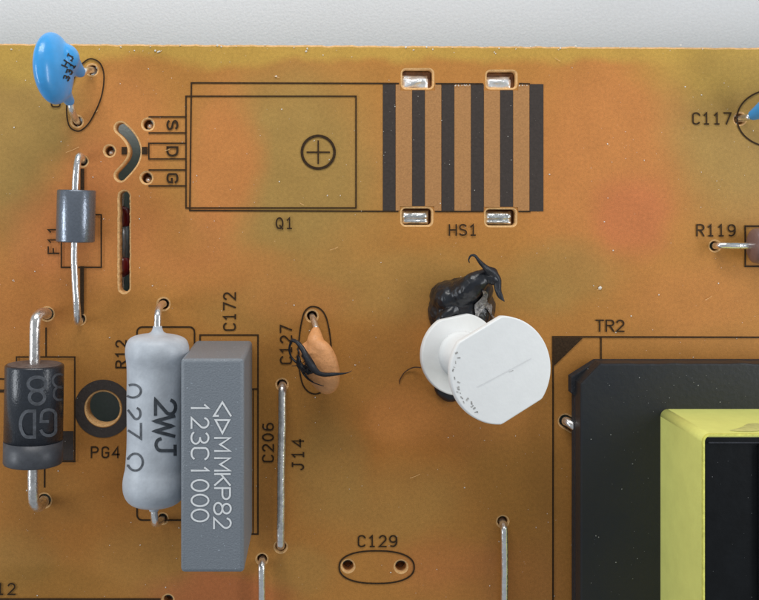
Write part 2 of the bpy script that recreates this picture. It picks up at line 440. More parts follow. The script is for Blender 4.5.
def stadium(cl, r, n=10):
    cl = [Vector(p) for p in cl]; L_ = []; R_ = []
    for i, p in enumerate(cl):
        t = (cl[min(i+1, len(cl)-1)]-cl[max(i-1, 0)]).normalized(); nn = Vector((-t.y, t.x))
        L_.append(p+nn*r); R_.append(p-nn*r)
    def capp(c, t):
        a0 = math.atan2(t.x, -t.y)
        return [c+Vector((math.cos(a0-math.pi*k/n), math.sin(a0-math.pi*k/n)))*r for k in range(1, n)]
    te = (cl[-1]-cl[-2]).normalized(); ts = (cl[0]-cl[1]).normalized()
    return L_+capp(cl[-1], te)+R_[::-1]+capp(cl[0], ts)
def smooth2(pts, n=6): return [Vector((v.x, v.y)) for v in catmull([Vector((p[0], p[1], 0)) for p in pts], n)]
spline(stadium(smooth2([(120.5, 128), (127, 134), (132.5, 142), (135, 151), (133, 160), (127.5, 168), (120.5, 175.5)]), 5.3))
sl = dense([(124.2, 196.5), (124.2, 287.5)], 2.5)
spline([p+Vector((noise.noise(Vector((p.x, p.y*.3, 2)))*.7, 0)) for p in stadium(sl, 5.0)])
spline(stadium([(565.5, 421), (574, 426)], 6))
def smoothc(pts, n=6):
    pts = list(pts)[:-1]; q = [pts[-1]]+pts+[pts[0], pts[1]]
    o = smooth2(q, n); return o[n:-n-1]
def rrect(x0, y0, x1, y1, r, n=5):
    out = []
    for (cx, cy, a) in ((x1-r, y0+r, -90), (x1-r, y1-r, 0), (x0+r, y1-r, 90), (x0+r, y0+r, 180)):
        out += [(cx+r*math.cos(R(a+90*i/n)), cy+r*math.sin(R(a+90*i/n))) for i in range(n+1)]
    return out
TABS = [((402.5, 70, 432.5, 87.8), (402.2, 74.8, 428.3, 88.6), 0), ((487, 71.5, 515.8, 87.8), (486.4, 76, 511, 88.6), 0),
        ((402, 208.6, 431.5, 225), (402, 210.6, 428.5, 224.8), 1), ((486, 209.5, 515.5, 225.5), (486, 211.6, 511.5, 225.2), 1)]
for s_, _, _ in TABS: spline(rrect(*s_, 3.5))
cu.extrude = .075; cu.bevel_depth = BEV; cu.bevel_resolution = 1; cu.offset = -BEV
tmp = bpy.data.objects.new('tmp', cu); COL.objects.link(tmp)
dg = bpy.context.evaluated_depsgraph_get(); me = bpy.data.meshes.new_from_object(tmp.evaluated_get(dg)); bpy.data.objects.remove(tmp)
me.materials.clear(); me.materials.append(M_board); me.materials.append(M_edge); me.materials.append(M_under)
zt = max(v.co.z for v in me.vertices)
for v in me.vertices: v.co.z -= zt
for p in me.polygons:
    p.use_smooth = False
    p.material_index = (0 if p.center.z > -.02 else 2) if abs(p.normal.z) > .98 else 1
link_mesh('board_panel', me, [M_board, M_edge], board)

def outline(pts, w=1.5, closed=False, m=None, step=None, name='outline'):
    return from_py(name, ribbon(pts, w, flat(), closed, step), m or M_silk, board)
def fill(pts, m, name):
    f = flat(); V = [f(*p) for p in pts]
    return from_py(name, (V, [tuple(range(len(V)))]), m, board)
def box(x0, y0, x1, y1, w=1.5): return outline([(x0, y0), (x1, y0), (x1, y1), (x0, y1)], w, True)
def txt(t, x, y, w=6.5, h=10.5, adv=9.6, rot=0, lw=1.55): return word('reference_text', t, x, y, w, h, adv, rot, lw, flat(), M_silk, board)

# heat-sink pattern
xs = [(382.8, 395.5), (412.2, 424.8), (441.5, 454.2), (471, 483.8), (500.2, 513), (529.6, 543.4)]
for i, (a, b) in enumerate(xs):
    y0, y1 = (90.2, 206.8) if i in (1, 4) else (84.2, 211.4)
    if i == 1: y0, y1 = 90.2, 206.2
    fill([(a, y0), (b, y0), (b, y1), (a, y1)], M_bar, 'printed_bar')
for i in range(5):
    a, b = xs[i][1]+.3, xs[i+1][0]-.3; T, B_ = 84.9, 210.7; t1, b1 = 90.6, 206.4
    pts = {0: [(a, T), (400.4, T), (400.4, t1), (b, t1), (b, b1), (400, b1), (400, B_), (a, B_)],
           1: [(434.9, T), (b, T), (b, B_), (434, B_), (434, b1), (a, b1), (a, t1), (434.9, t1)],
           2: [(a, T), (b, T), (b, B_), (a, B_)],
           3: [(a, t1), (b, t1), (b, 207), (a, 207)],
           4: [(518.3, T), (b, T), (b, B_), (518, B_), (518, b1+.8), (a, b1+.8), (a, t1), (518.3, t1)]}[i]
    fill(pts, M_window, 'tan_gap')
outline([(398.5, 83.6), (191.4, 83), (189.8, 210.6), (398, 211.4)])
for a, b in ((436, 482.5), (519.5, 529.5)):
    outline([(a, 83.8), (b, 84)]); outline([(a-.5, 211.6), (b+.5, 211.6)])
box(186, 96.3, 356, 208)
outline(arc(318.2, 152.3, 16.3, 16.3, 0, 360, 48), 2.7, True)
outline([(307, 152.3), (329.5, 152.3)], 1.5); outline([(318.2, 141), (318.2, 163.5)], 1.5)
for a, b in ((117, 133), (170, 186)):
    outline([(149, a), (184.8, a)]); outline([(149, b), (184.8, b)])
outline([(184.8, 143.4), (148.8, 143.4), (148.8, 159), (184.8, 159)])
fill([(141.8, 147), (147.6, 147), (147.6, 154.6), (141.8, 154.6)], M_silk, 'printed_block')
fill([(121.6, 147), (127.0, 147), (127.0, 154.6), (121.6, 154.6)], M_silk, 'printed_block')
for ch, y in (('S', 125), ('D', 151.6), ('G', 178.2)): txt(ch, 172.4, y, 8.5, 10, 9, 90, 2.1)
txt('Q1', 284.5, 223.3, adv=10); txt('HS1', 463, 230, 6.8, 10.5, 10.2)
# capacitor at upper left
outline(smoothc([(92, 59), (100.5, 64), (104, 77), (101, 98), (91, 120), (82.5, 129.5), (76, 131), (69, 125.5), (66.6, 110), (69, 92), (78, 70), (85, 61.5), (92, 59)], 5), 1.5, True)
outline(rrect(51.5, 98, 60, 107, 2.5, 3), 1.5, True)
# ferrite bead, power diode
box(61.3, 214.8, 101.3, 267.4); outline([(82.3, 170), (82.3, 192)], 3.8); outline([(82, 267.6), (82, 313)], 3.8)
txt('F11', 53.5, 240, 6.5, 10.5, 10.2, -90)
box(16.5, 357, 74.8, 461.5); fill([(17.5, 431), (73.6, 431), (73.6, 460.5), (17.5, 460.5)], M_bar, 'printed_bar')
outline([(46, 328), (46, 356)], 1.5); outline([(44.5, 463), (44.5, 487)], 1.5)
outline([(-20, 378), (4, 379)], 1.5); outline([(-20, 391), (4, 391)], 3)
# eyelet
def ring(cx, cy, r0, r1, m, name, n=64):
    f = flat(); V = []; F = []
    for i in range(n):
        a = 2*math.pi*i/n; V.append(f(cx+r0*math.cos(a), cy+r0*math.sin(a))); V.append(f(cx+r1*math.cos(a), cy+r1*math.sin(a)))
    for i in range(n):
        j = (i+1) % n; F.append((2*i, 2*i+1, 2*j+1, 2*j))
    return from_py(name, (V, F), m, board)
ring(103.2, 408.6, 19, 29, M_bar, 'printed_ring')
txt('PG4', 105.3, 452.2, 6.5, 10.5, 10.6)
# resistor, box capacitor
outline(rrect(137, 327, 194.5, 520, 5, 4), 1.6, True)
txt('R12', 121, 354, 6.5, 10, 10.2, -90)
box(200, 335, 258, 534); outline([(250, 389), (257.2, 389)], 1.5); outline([(253.3, 389.8), (253.3, 533.2)], 1.0)
txt('C172', 229.5, 311.5, 6.8, 11.5, 10.2, -90); txt('C206', 268, 442.5, 6.5, 10.5, 10.6, -90)
txt('J14', 298, 454.5, 6.8, 11, 11.6, -90)
# orange capacitor
outline(smoothc([(313, 306.5), (321, 309.5), (327, 320), (331, 345), (330, 370), (326, 388), (314, 394), (303, 385), (298.5, 360), (299.5, 335), (303, 316), (307, 309), (313, 306.5)], 5), 1.5, True)
txt('C127', 286, 344.5, 6.8, 11, 10.4, -90)
# C129
outline([(376.7+37.5*math.copysign(abs(math.cos(t))**.85, math.cos(t)), 567+16.3*math.copysign(abs(math.sin(t))**.85, math.sin(t))) for t in [2*math.pi*i/60 for i in range(60)]], 1.6, True)
txt('C129', 377.5, 541, 6.8, 10.8, 10.5)
# transformer
outline([(860, 337.5), (553, 336.8), (553, 700)], 1.6); outline([(601, 338), (601, 700)], 1.5)
fill([(554, 337.9), (583, 337.9), (554, 366)], M_silk, 'printed_corner')
txt('TR2', 610, 325.8, 7.4, 11, 10.3)
# right edge
outline([(775+38*math.cos(2*math.pi*i/60), 118.5+29*math.sin(2*math.pi*i/60)) for i in range(60)], 1.6, True)
txt('C117', 711.8, 118.6, 6.8, 11, 10.4); txt('R119', 716, 230.4, 6.8, 11, 10.4)
box(745.2, 226.2, 850, 266.4, 1.7)
# lower left
outline([(-40, 599), (160, 599)], 1.8); txt('R12', .5, 588.8, 7, 10.8, 11)
# brown flux-covered pads closing the small holes from below
for (hx, hy, r) in HOLES:
    if r > 10: continue
    A = P(hx, hy, -.30); B = P(hx, hy, -.12)
    from_py('solder_pad', lathe(A, B, [(0, r/100*1.0-.004), (.13, r/100-.004), (.15, r/100*.6), (.155, .01)], 20), M_flux_shade, board, True)
# fine scratches
for (x0, y0, x1, y1) in ((66, 152.5, 79, 147), (95, 113, 98, 110), (601, 287.5, 597, 290), (274, 76, 279, 77.5), (165, 150.5, 170, 149), (410, 478, 420, 474), (618, 480, 622, 476), (300, 203, 304, 205), (705, 300, 712, 296), (555, 58, 560, 61), (330, 250, 338, 247)):
    outline([(x0, y0), ((x0+x1)/2, (y0+y1)/2+.4), (x1, y1)], .45, False, M_edge, None, 'scratch')
# solder at the bottom of the open holes
for (hx, hy, r, q) in ((148, 124.5, 5, .6), (146.5, 178, 5, .6), (109.5, 151, 5, .5)):
    c = P(hx+2.4, hy+2.2, -.10)
    o = blob('solder_joint', ellipsoid(c, [(.035, 0, 0), (0, .03, 0), (0, 0, .05)], 14, 10), M_solder, board, .006, 2, lambda co: .004*noise.noise(co*40))

# ---------------------------------------------------------------- the four sheet-metal tabs of the removed heat sink
tabl = ['bright tinned tab filling the slot at the upper left of the dark printed bars', 'bright tinned tab filling the slot at the upper right of the dark printed bars',
        'dull grooved metal tab in the slot below the bars, left of the HS1 lettering', 'dull grooved metal tab in the slot below the bars, right of the HS1 lettering']
for k, (_, (x0, y0, x1, y1), low) in enumerate(TABS):
    t = thing('metal_tab', tabl[k], 'metal tab', P((x0+x1)/2, (y0+y1)/2, -.3), 'metal tabs in the four rectangular slots')
    V = []; F = []; nx, ny = 26, 14
    a, b = P(x0, y0), P(x1, y1)
    for j in range(ny+1):
        for i in range(nx+1):
            u, v = i/nx, j/ny; X = a.x+(b.x-a.x)*u; Y = a.y+(b.y-a.y)*v
            e = min(1, min(u, 1-u)*9)*min(1, min(v, 1-v)*5)
            if low: z = -.045+.040*math.sqrt(max(0, 1-(2*v-1)**2))+.012*noise.noise(Vector((X*8, Y*14, k)))-.02*math.exp(-((v-.62)/.10)**2)
            else: z = -.012-.045*(v < .28)+.02*noise.noise(Vector((X*9, Y*16, k)))+.03*math.exp(-((u-.5)/.3)**2-((v-.5)/.25)**2)
            V.append(Vector((X, Y, z-.02*(1-e))))
    for j in range(ny):
        for i in range(nx): F.append((j*(nx+1)+i, (j+1)*(nx+1)+i, (j+1)*(nx+1)+i+1, j*(nx+1)+i+1))
    border = [i for i in range(nx+1)]+[(j+1)*(nx+1)-1 for j in range(1, ny+1)]+[ny*(nx+1)+i for i in range(nx-1, -1, -1)]+[j*(nx+1) for j in range(ny-1, 0, -1)]
    n0 = len(V)
    for i in border: V.append(Vector((V[i].x, V[i].y, -.3)))
    for q in range(len(border)):
        r = (q+1) % len(border); F.append((border[q], border[r], n0+r, n0+q))
    from_py('tab_end', (V, F), M_tab if low else M_solder, t, True)
    g0, g1 = P(_[0]+.3, _[3]-.3), P(_[2]-.3, _[1]+.3)
    bm_obj('slot_shade_fill', rbox((g0.x, g0.y, -.27), (g1.x, g1.y, -.115 if low else -.09), .01, 1), M_flux_shade, t)  # added brown block fills the slot, its colour standing for the shaded wall

# ---------------------------------------------------------------- blue disc capacitors
def blue_cap(h1, h2, lean, rad, label, marks, cen, e1, e2, tw=0, roots=None):
    A, B = P(*h1), P(*h2); mid = (A+B)/2; along = (B-A).normalized()
    t = thing('disc_capacitor', label, 'capacitor', mid, 'glossy blue disc capacitors')
    side = Vector((along.y, -along.x, 0))
    if side.dot(Vector(lean[0])) < 0: side = -side
    up = (Vector((0, 0, 1))*math.cos(R(lean[1]))+side*math.sin(R(lean[1]))).normalized()
    nrm = along.cross(up)
    c = P(*cen)
    al = (along+side*tw).normalized(); un = (up-al*up.dot(al)).normalized(); nn_ = al.cross(un)
    parts = [ellipsoid(c, [al*rad*1.03, un*rad*.92, nn_*rad*.40], 36, 24)]
    ends = [P(*e1), P(*e2)]
    for sg, p_end in ((-1, ends[0]), (1, ends[1])):
        p_in = c+along*sg*rad*.45-up*rad*.45; r_in = .15
        if roots: p_in = P(*roots[0 if sg < 0 else 1][:3]); r_in = roots[0 if sg < 0 else 1][3]
        parts.append(ellipsoid(p_in, [(r_in, 0, 0), (0, r_in, 0), (0, 0, r_in)], 20, 14))
        parts.append(tube([p_in, p_in.lerp(p_end, .5), p_end], [r_in, r_in*.62, .048], 16))
    body = blob('body', merge(*parts), M_blue, t, .012, 9)
    for s, hole, e in ((-1, A, ends[0]), (1, B, ends[1])):
        from_py('lead', tube([e+(c-e)*.12, e, e.lerp(hole, .5)+Vector((0, 0, .07)), hole+Vector((0, 0, -.02)), hole+Vector((0, 0, -.25))], .034, 12), M_wire, t, True)
    if marks:
        f = surface(body)
        for row in marks: from_py('marking', merge(*[ribbon(pl, 1.35, f, step=1) for pl in row]), M_ink, body)
    return t, body
marks = []
for row in ((('H', 65.5, 64), ('J', 69.8, 57.5)), (('3', 66.3, 78), ('3', 69.2, 71.8), ('1', 72.2, 65.5))):
    big = row[0][0] == 'H'
    for (ch, x, y) in row:
        marks.append([[(a+random.uniform(-.5, .5), b+random.uniform(-.4, .4)) for a, b in pl] for pl in glyph(ch, x, y, 5.2 if big else 4.0, 6.4 if big else 5.4, -62)])
blue_cap((92, 70), (77, 121.5), ((-1, 0, 0), 17), .332, 'glossy blue disc capacitor with small black marks leaning at the upper left of the board', marks, (53.8, 68.5, .62), (82, 74, .26), (70.5, 102.5, .26), -.34, ((64, 59, .52, .15), (60.5, 89, .5, .11)))
blue_cap((740, 119), (812, 119), ((0, 1, 0), 24), .33, 'blue disc capacitor at the right edge beside the C117 lettering, mostly out of view', None, (803, 92, .62), (751, 116.6, .15), (812, 112, .22))

# ---------------------------------------------------------------- ferrite bead on wire
t = thing('ferrite_bead', 'grey cylindrical ferrite bead threaded on a tinned wire beside the F11 lettering', 'ferrite bead', P(76, 216))
zb = .24; p0, p1 = P(76.6, 190, zb), P(75.3, 242, zb); Lb = (p1-p0).length; r = .187
from_py('bead', lathe(p0, p1, [(0, .035), (0, r-.012), (.004, r-.004), (.012, r), (Lb-.012, r), (Lb-.004, r-.004), (Lb, r-.012), (Lb, .035)], 56, False), M_bead, t, True)
for pl in t.children[0].data.polygons: pl.use_smooth = abs(pl.normal.y) < .9
from_py('wire', tube([P(82.6, 161.3, -.3), P(82.4, 160, -.02), P(81, 156.6, .14), P(78.5, 157.5, .21), P(76.6, 170, zb+.01), P(75.3, 190, zb), P(74.9, 216, zb), P(74.4, 243, zb), P(74.3, 262, zb), P(76, 295, zb-.01), P(77.3, 315, .20), P(78, 322, .13), P(80, 320.5, 0), P(80.3, 319, -.3)],
     .036, 14, 6, rough=.10), M_wire, t, True)

# ---------------------------------------------------------------- power diode
t = thing('power_diode', 'large black cylindrical diode with a grey band at its lower end', 'diode', P(45, 410))
zd = .46; p0, p1 = P(34.6, 364, zd), P(33, 463.5, zd); Ld = (p1-p0).length; r = .277
prof = [(0, .02), (0, r-.02), (.006, r-.008), (.02, r), (Ld-.225, r)]
body = from_py('body', lathe(p0, p1, prof, 64, True), M_diode, t, True)
for pl in body.data.polygons: pl.use_smooth = abs(pl.normal.y) < .9
from_py('end_face', lathe(p0+Vector((0, .003, 0)), p1, [(0, .02), (0, r-.03), (.004, r-.024)], 48), M_dtop, t)
band = from_py('cathode_band', lathe(p0, p1, [(Ld-.2265, r-.01), (Ld-.2255, r+.002), (Ld-.02, r+.002), (Ld-.006, r-.006), (Ld, r-.02), (Ld, .02)], 64), M_band, t, True)
for pl in band.data.polygons: pl.use_smooth = abs(pl.normal.y) < .9
from_py('lead', tube([p0+Vector((0, -.05, 0)), P(34.7, 352, zd), P(34.8, 332, zd), P(36, 319, zd-.02), P(41, 313.5, zd-.12), P(45.5, 313, .18), P(47, 314, -.02), P(47, 314, -.3)], .052, 16, rough=.06), M_wire_dull, t, True)
from_py('lead', tube([p1+Vector((0, .05, 0)), P(33, 475, zd), P(33.2, 492, zd), P(34.5, 503, zd-.04), P(38.5, 506.5, zd-.14), P(42.8, 503, .12), P(44, 500.5, -.02), P(44, 500.5, -.3)], .052, 16, rough=.06), M_wire_dull, t, True)
f = surface(body, .002); vfs = []
for (ch, x, y, w, h, lw) in (('8', 37, 390.5, 18, 27, 3.3), ('8', 59, 387, 13, 26, 2.4), ('D', 27.5, 424, 14, 26, 3.3), ('G', 48.5, 422.5, 15, 26, 3.0)):
    from_py('marking', merge(*[ribbon(pl, lw, f, step=1.5) for pl in glyph(ch, x, y, w, h, 180)]), M_dprint, body)

# ---------------------------------------------------------------- wirewound resistor
t = thing('cement_resistor', 'pale grey dipped power resistor with bulged ends printed 2WJ', 'resistor', P(163, 412))
zr = .69; kr = (CD-zr)/CD
p0, p1 = P(157.3, 326, zr), P(153.8, 511, zr); k = kr/100
prof = [(0, 4.2), (3, 4.9), (6, 6.5), (8, 11), (9.3, 19), (11.5, 25.5), (15, 29.3), (21, 31.2), (28, 31.2), (36, 29.8), (45, 29), (70, 28.6), (110, 28.4), (140, 29), (148, 30.3), (156, 31.4), (164, 31), (171, 28.5), (176, 24), (179, 17), (180.5, 9), (182, 5.5), (185, 4.4)]
prof = [(v.x*k, v.y*k) for v in catmull([Vector((a, b, 0)) for a, b in prof], 3)]
V, F = lathe(p0, p1, prof, 64)
V = [v+Vector((noise.noise(v*2.2)*.012, 0, noise.noise(v*2.2+Vector((5, 0, 0)))*.012)) for v in V]
body = from_py('body', (V, F), M_res, t, True)
from_py('lead', tube([p0+Vector((0, -.06, 0)), P(157.5, 322, zr), P(158, 313, zr-.03), P(160, 306.5, zr-.16), P(162.6, 304, .3), P(163.5, 304, 0), P(163.5, 304, -.3)], .034, 14, rough=.06), M_wire, t, True)
from_py('lead', tube([p1+Vector((0, .06, 0)), P(154.2, 514, zr), P(154.6, 520, zr-.03), P(155.5, 523.5, zr-.13), P(158.5, 522.5, .3), P(162, 519.3, 0), P(162.5, 518.5, -.3)], .034, 14, rough=.06), M_wire, t, True)
f = surface(body, .003); vfs = []
for (ch, x, y, w, h) in (('2', 165.5, 407, 15, 20), ('W', 164.5, 426, 20, 19), ('J', 165.5, 446.5, 16, 19)):
    from_py('marking', merge(*[ribbon(pl, 3.3, f, step=1.2) for pl in glyph(ch, x, y, w, h, 90)]), M_resink, body)
vfs = []
for (ch, x, y, w, h) in (('0', 133, 391, 13, 16), ('.', 129.5, 401.5, 5, 12), ('2', 133.5, 413.5, 12, 14), ('7', 133.5, 431, 15, 15), ('Ω', 134, 462, 17, 17)):
    from_py('marking', merge(*[ribbon(pl, 2.2, f, step=1.2) for pl in glyph(ch, x, y, w, h, 90)]), M_resink2, body)

# ---------------------------------------------------------------- grey box capacitor
t = thing('box_capacitor', 'tall grey rectangular film capacitor printed MKP82 and 123C 1000', 'capacitor', P(223, 437))
ZB = 1.17
a, b = P(181.2, 573, ZB), P(243.6, 358.2, ZB)
lo = Vector((a.x, a.y, .012)); hi = Vector((b.x, b.y, ZB))
body = bm_obj('case', rbox(lo-Vector((.008, .008, 0)), hi+Vector((.008, .008, 0)), .034, 3, taper=.012), M_boxcap, t, True)
for pl in body.data.polygons: pl.use_smooth = max(abs(c) for c in pl.normal) < .98
def top_print(ch, x, y, w, h):
    pls = glyph(ch, x, y, w, h, 90)
    if ch == '1': pls = pls[:1]
    vfs = [ribbon(pl, 1.85, lambda u, v, k=k: P(u, v, ZB+.004+k*.0006)) for k, pl in enumerate(pls)]
    from_py('marking', merge(*vfs), M_boxprint, body)
for (ch, y, w) in (('<', 409, 13.5), ('>', 426.5, 13), ('M', 444.4, 13), ('M', 464.3, 12.5), ('K', 479.5, 11), ('P', 493.5, 11), ('8', 508.5, 11.5), ('2', 523, 10.5)):
    top_print(ch, 222.4, y, w, 16.8 if ch in '<82' else 15.2)
for (ch, y, w) in (('1', 408, 9), ('2', 422.8, 10.5), ('3', 438.3, 11.5), ('C', 453.4, 11.5), ('1', 470.5, 8), ('0', 485.4, 11), ('0', 500.3, 11.5), ('0', 515.3, 12)):
    top_print(ch, 200, y, w, 17)

# ---------------------------------------------------------------- orange disc capacitor and the strand lying on it
t = thing('ceramic_capacitor', 'orange ceramic capacitor bent over beside the C127 lettering', 'capacitor', P(319, 350))
al = Vector((.27, -.96, 0)).normalized(); up = Vector((.93, .26, .62)).normalized()
up = (up-al*up.dot(al)).normalized(); nn = al.cross(up)
c = P(321.5, 366, .32)
parts = [ellipsoid(c, [al*.285, up*.185, nn*.12], 30, 20), tube([c-al*.12-up*.01, P(315.6, 341, .28), P(316.0, 328, .20)], [.12, .085, .04], 14),
         tube([c+al*.06, P(326, 379, .12)], [.08, .04], 12)]
parts.append(ellipsoid(c-al*.16-up*.10, [al*.10, up*.09, nn*.09], 18, 12))
body = blob('body', merge(*parts), M_orange, t, .012, 6, lambda co: .006*noise.noise(co*9))
from_py('lead', tube([P(316.4, 331, .2), P(315.8, 327, .18), P(313.3, 319, .06), P(312, 316, -.05), P(312, 316, -.3)], .030, 12), M_wire, t, True)
from_py('lead', tube([P(325.5, 378, .16), P(326, 380, .0), P(326, 380, -.3)], .026, 12), M_wire, t, True)
t = thing('adhesive_strand', 'curled black glue strand lying across the orange capacitor', 'glue strand', P(312, 360, .4))
zz = .50
s1 = tube([P(290.5, 343, .34), P(292, 340.5, .38), P(297.5, 342.5, .43), P(303.5, 350, .48), P(309, 361, .52), P(315.5, 370.8, .53), P(322, 374.2, .53), P(336, 374.2, .50), P(347, 372.8, .47), P(352, 370.6, .46)],
     [.010, .015, .020, .026, .035, .028, .020, .012, .005, .002], 12, rough=.5)
s2 = tube([P(291.5, 341, .36), P(289.3, 349, .30), P(292, 358, .28), P(300, 364.5, .34), P(308, 368, .44), P(316, 371, .50)], [.013, .010, .009, .014, .018, .014], 10, rough=.5)
s3 = tube([P(300, 364, .34), P(303, 373, .3), P(309, 380, .36), P(318, 384.3, .45), P(324, 386, .46)], [.018, .010, .006, .005, .003], 8)
s4 = tube([P(303, 366, .34), P(305, 374, .3), P(309, 379, .33), P(313, 381.5, .4)], [.016, .008, .005, .003], 8)
s5 = tube([P(298, 355, .40), P(300, 365, .36), P(307, 371, .42), P(313, 372, .48)], [.012, .03, .028, .012], 8, rough=.4)
for q in range(7):
    a0 = random.uniform(297, 314); b0 = 350+(a0-297)*1.2+random.uniform(-2, 4); d0 = random.uniform(.2, 1.9); l0 = random.uniform(6, 13)
    from_py('loose_fibre', tube([P(a0, b0, .46), P(a0+l0*.4*math.cos(d0), b0+l0*.5*math.sin(d0), .50), P(a0+l0*.8*math.cos(d0+.4), b0+l0*.8*math.sin(d0+.4), .45), P(a0+l0*math.cos(d0+.8), b0+l0*math.sin(d0+.8), .42)], [.008, .007, .005, .003], 6, 4, rough=.6), M_strand, t, True)
from_py('strand', merge(s1, s2, s5), M_strand, t, True); from_py('loose_fibre', s3, M_strand, t, True); from_py('loose_fibre', s4, M_strand, t, True)

# ---------------------------------------------------------------- jumper wires
def jumper(a, b, r, label, m, z=.09):
    t = thing('jumper_wire', label, 'wire', P((a[0]+b[0])/2, (a[1]+b[1])/2), 'bare jumper wires')
    A, B = P(*a), P(*b); d = (B-A).normalized(); U = Vector((0, 0, 1))
    pts = [A-U*.3, A-U*.03, A+U*(z*.65)+d*.02, A+U*z+d*.09]
    n = 5
    for i in range(1, n): pts.append((A+d*.09).lerp(B-d*.09, i/n)+U*(z+.004*math.sin(i*2.1))+Vector((.0025*math.sin(i*1.7), 0, 0)))
    pts += [B+U*z-d*.09, B+U*(z*.65)-d*.02, B-U*.03, B-U*.3]
    from_py('wire', tube(pts, r, 14, 6, rough=.05), m, t, True)
jumper((282.6, 385.5), (280.8, 545), .041, 'bare silver jumper wire beside the J14 lettering, both ends in view', M_wire_dull)
jumper((262.2, 560.5), (261.5, 720), .036, 'short visible jumper wire at the bottom edge just right of the grey box capacitor', M_wire)
jumper((502.8, 523), (503.2, 720), .038, 'jumper wire at the bottom edge left of the black transformer', M_wire)

# ---------------------------------------------------------------- mauve resistor at the right edge
t = thing('axial_resistor', 'mauve resistor with a straight silver lead at the right edge beside the R119 lettering', 'resistor', P(790, 246))
zq = .20; p0, p1 = P(750, 246, zq), P(850, 246, zq)
prof = [(0, .035), (.006, .10), (.02, .145), (.05, .17), (.14, .178), (.22, .165), (.30, .15), (.68, .15), (.76, .165), (.84, .175), (.92, .15), (.97, .05)]
from_py('body', lathe(p0, p1, [(v.x, v.y) for v in catmull([Vector((a, b, 0)) for a, b in prof], 4)], 40), M_mauve, t, True)
from_py('lead', tube([P(715, 246, -.3), P(715, 246, -.03), P(716.5, 245.8, .10), P(721, 245.5, .17), P(732, 245.8, zq), P(754, 246, zq)], .033, 14), M_wire, t, True)
from_py('lead', tube([P(846, 246, zq), P(862, 246, zq), P(872, 246, .14), P(875, 246, -.0), P(875, 246, -.01)], .033, 14), M_wire, t, True)

# ---------------------------------------------------------------- little diode under the long slot
t = thing('underside_diode', 'dark red and silver part seen beneath the board through the long narrow slot', 'diode', P(124, 240, -.4))
zu = -.33
from_py('body', lathe(P(123.5, 222, zu), P(123.5, 262, zu), [(0, .05), (.0, .06), (.42, .06), (.42, .05)], 24), M_glass, t, True)
for (a, b) in ((206, 229), (255, 277)):
    p0, p1 = P(122.5, a, zu), P(122.5, b, zu); l = (p1-p0).length
    from_py('end_cap', lathe(p0, p1, [(0, .02), (.03, .07), (l*.35, .085), (l*.65, .085), (l-.03, .07), (l, .02)], 24), M_red, t, True)
from_py('lead', tube([P(123, 190, zu), P(123, 208, zu)], .02, 8), M_wire_dull, t, True)
from_py('lead', tube([P(123, 275, zu), P(123, 300, zu)], .02, 8), M_wire_dull, t, True)

# ---------------------------------------------------------------- black glue blob
t = thing('adhesive_blob', 'glossy black glue blob with a curled hook stuck above the white spool', 'glue blob', P(461, 305))
def cap(a, b, r0, r1, za, zb_, m=None): 
    pts = [P(*a, za), P((a[0]+b[0])/2, (a[1]+b[1])/2, max(za, zb_)+.01), P(*b, zb_)]
    return tube(pts, [r0, (r0+r1)/2*1.08, r1], 16)
parts = [ellipsoid(P(461.5, 309, .0), [(.335, 0, 0), (0, .315, 0), (0, 0, .30)], 40, 26), ellipsoid(P(449, 297, .04), [(.19, .04, 0), (-.04, .17, 0), (0, 0, .27)]),
         ellipsoid(P(477, 291, .10), [(.15, .06, 0), (-.05, .15, 0), (0, 0, .24)]), cap((458, 296), (488, 274), .15, .065, .17, .33), cap((438, 322), (456, 308), .05, .05, .22, .26),
         cap((488, 274), (496, 282), .055, .045, .35, .38)]
body = blob('blob', merge(*parts), M_goo, t, .010, 20, lambda co: .018*noise.noise(co*4.5)+.022*(.35-abs(noise.noise(co*5.5+Vector((3, 1, 8)))))+.006*noise.noise(co*26))
hook = tube([P(469.5, 263, .50), P(468.8, 259.5, .52), P(471, 255.6, .53), P(475, 256, .52), P(480, 262, .50), P(486, 268, .44), P(491.5, 273.5, .40), P(496.5, 280, .40), P(498, 289, .42), P(500.5, 296.5, .45), P(504.5, 301.5, .47)],
     [.003, .006, .009, .012, .017, .03, .05, .042, .034, .024, .004], 12, rough=.5)
from_py('hook', hook, M_strand, t, True)
f = surface(body, .022); n = 14; V = []; F = []
for j in range(n+1):
    v = j/n; xa = 481-10*v+2*math.sin(v*9); xb = 483.5+9*v**.8+1.2*math.sin(v*14)
    for i in range(9):
        u = i/8; x_ = xa+(xb-xa)*u; y_ = 289.5+30*v-(12*v*math.exp(-((u-.55)/.25)**2))
        q = f(x_, y_); V.append(q if q is not None else P(x_, y_, .2))
for j in range(n):
    for i in range(8): F.append((j*9+i, (j+1)*9+i, (j+1)*9+i+1, j*9+i+1))
V = [v+Vector((0, 0, .010*noise.noise(v*22))) for v in V]
from_py('torn_patch', (V, F), M_torn, t, True)
blob('blob', ellipsoid(P(452, 388, .02), [(.18, 0, 0), (0, .14, 0), (0, 0, .1)]), M_goo, t, .012, 3, lambda co: .02*noise.noise(co*7)).name = 'residue'

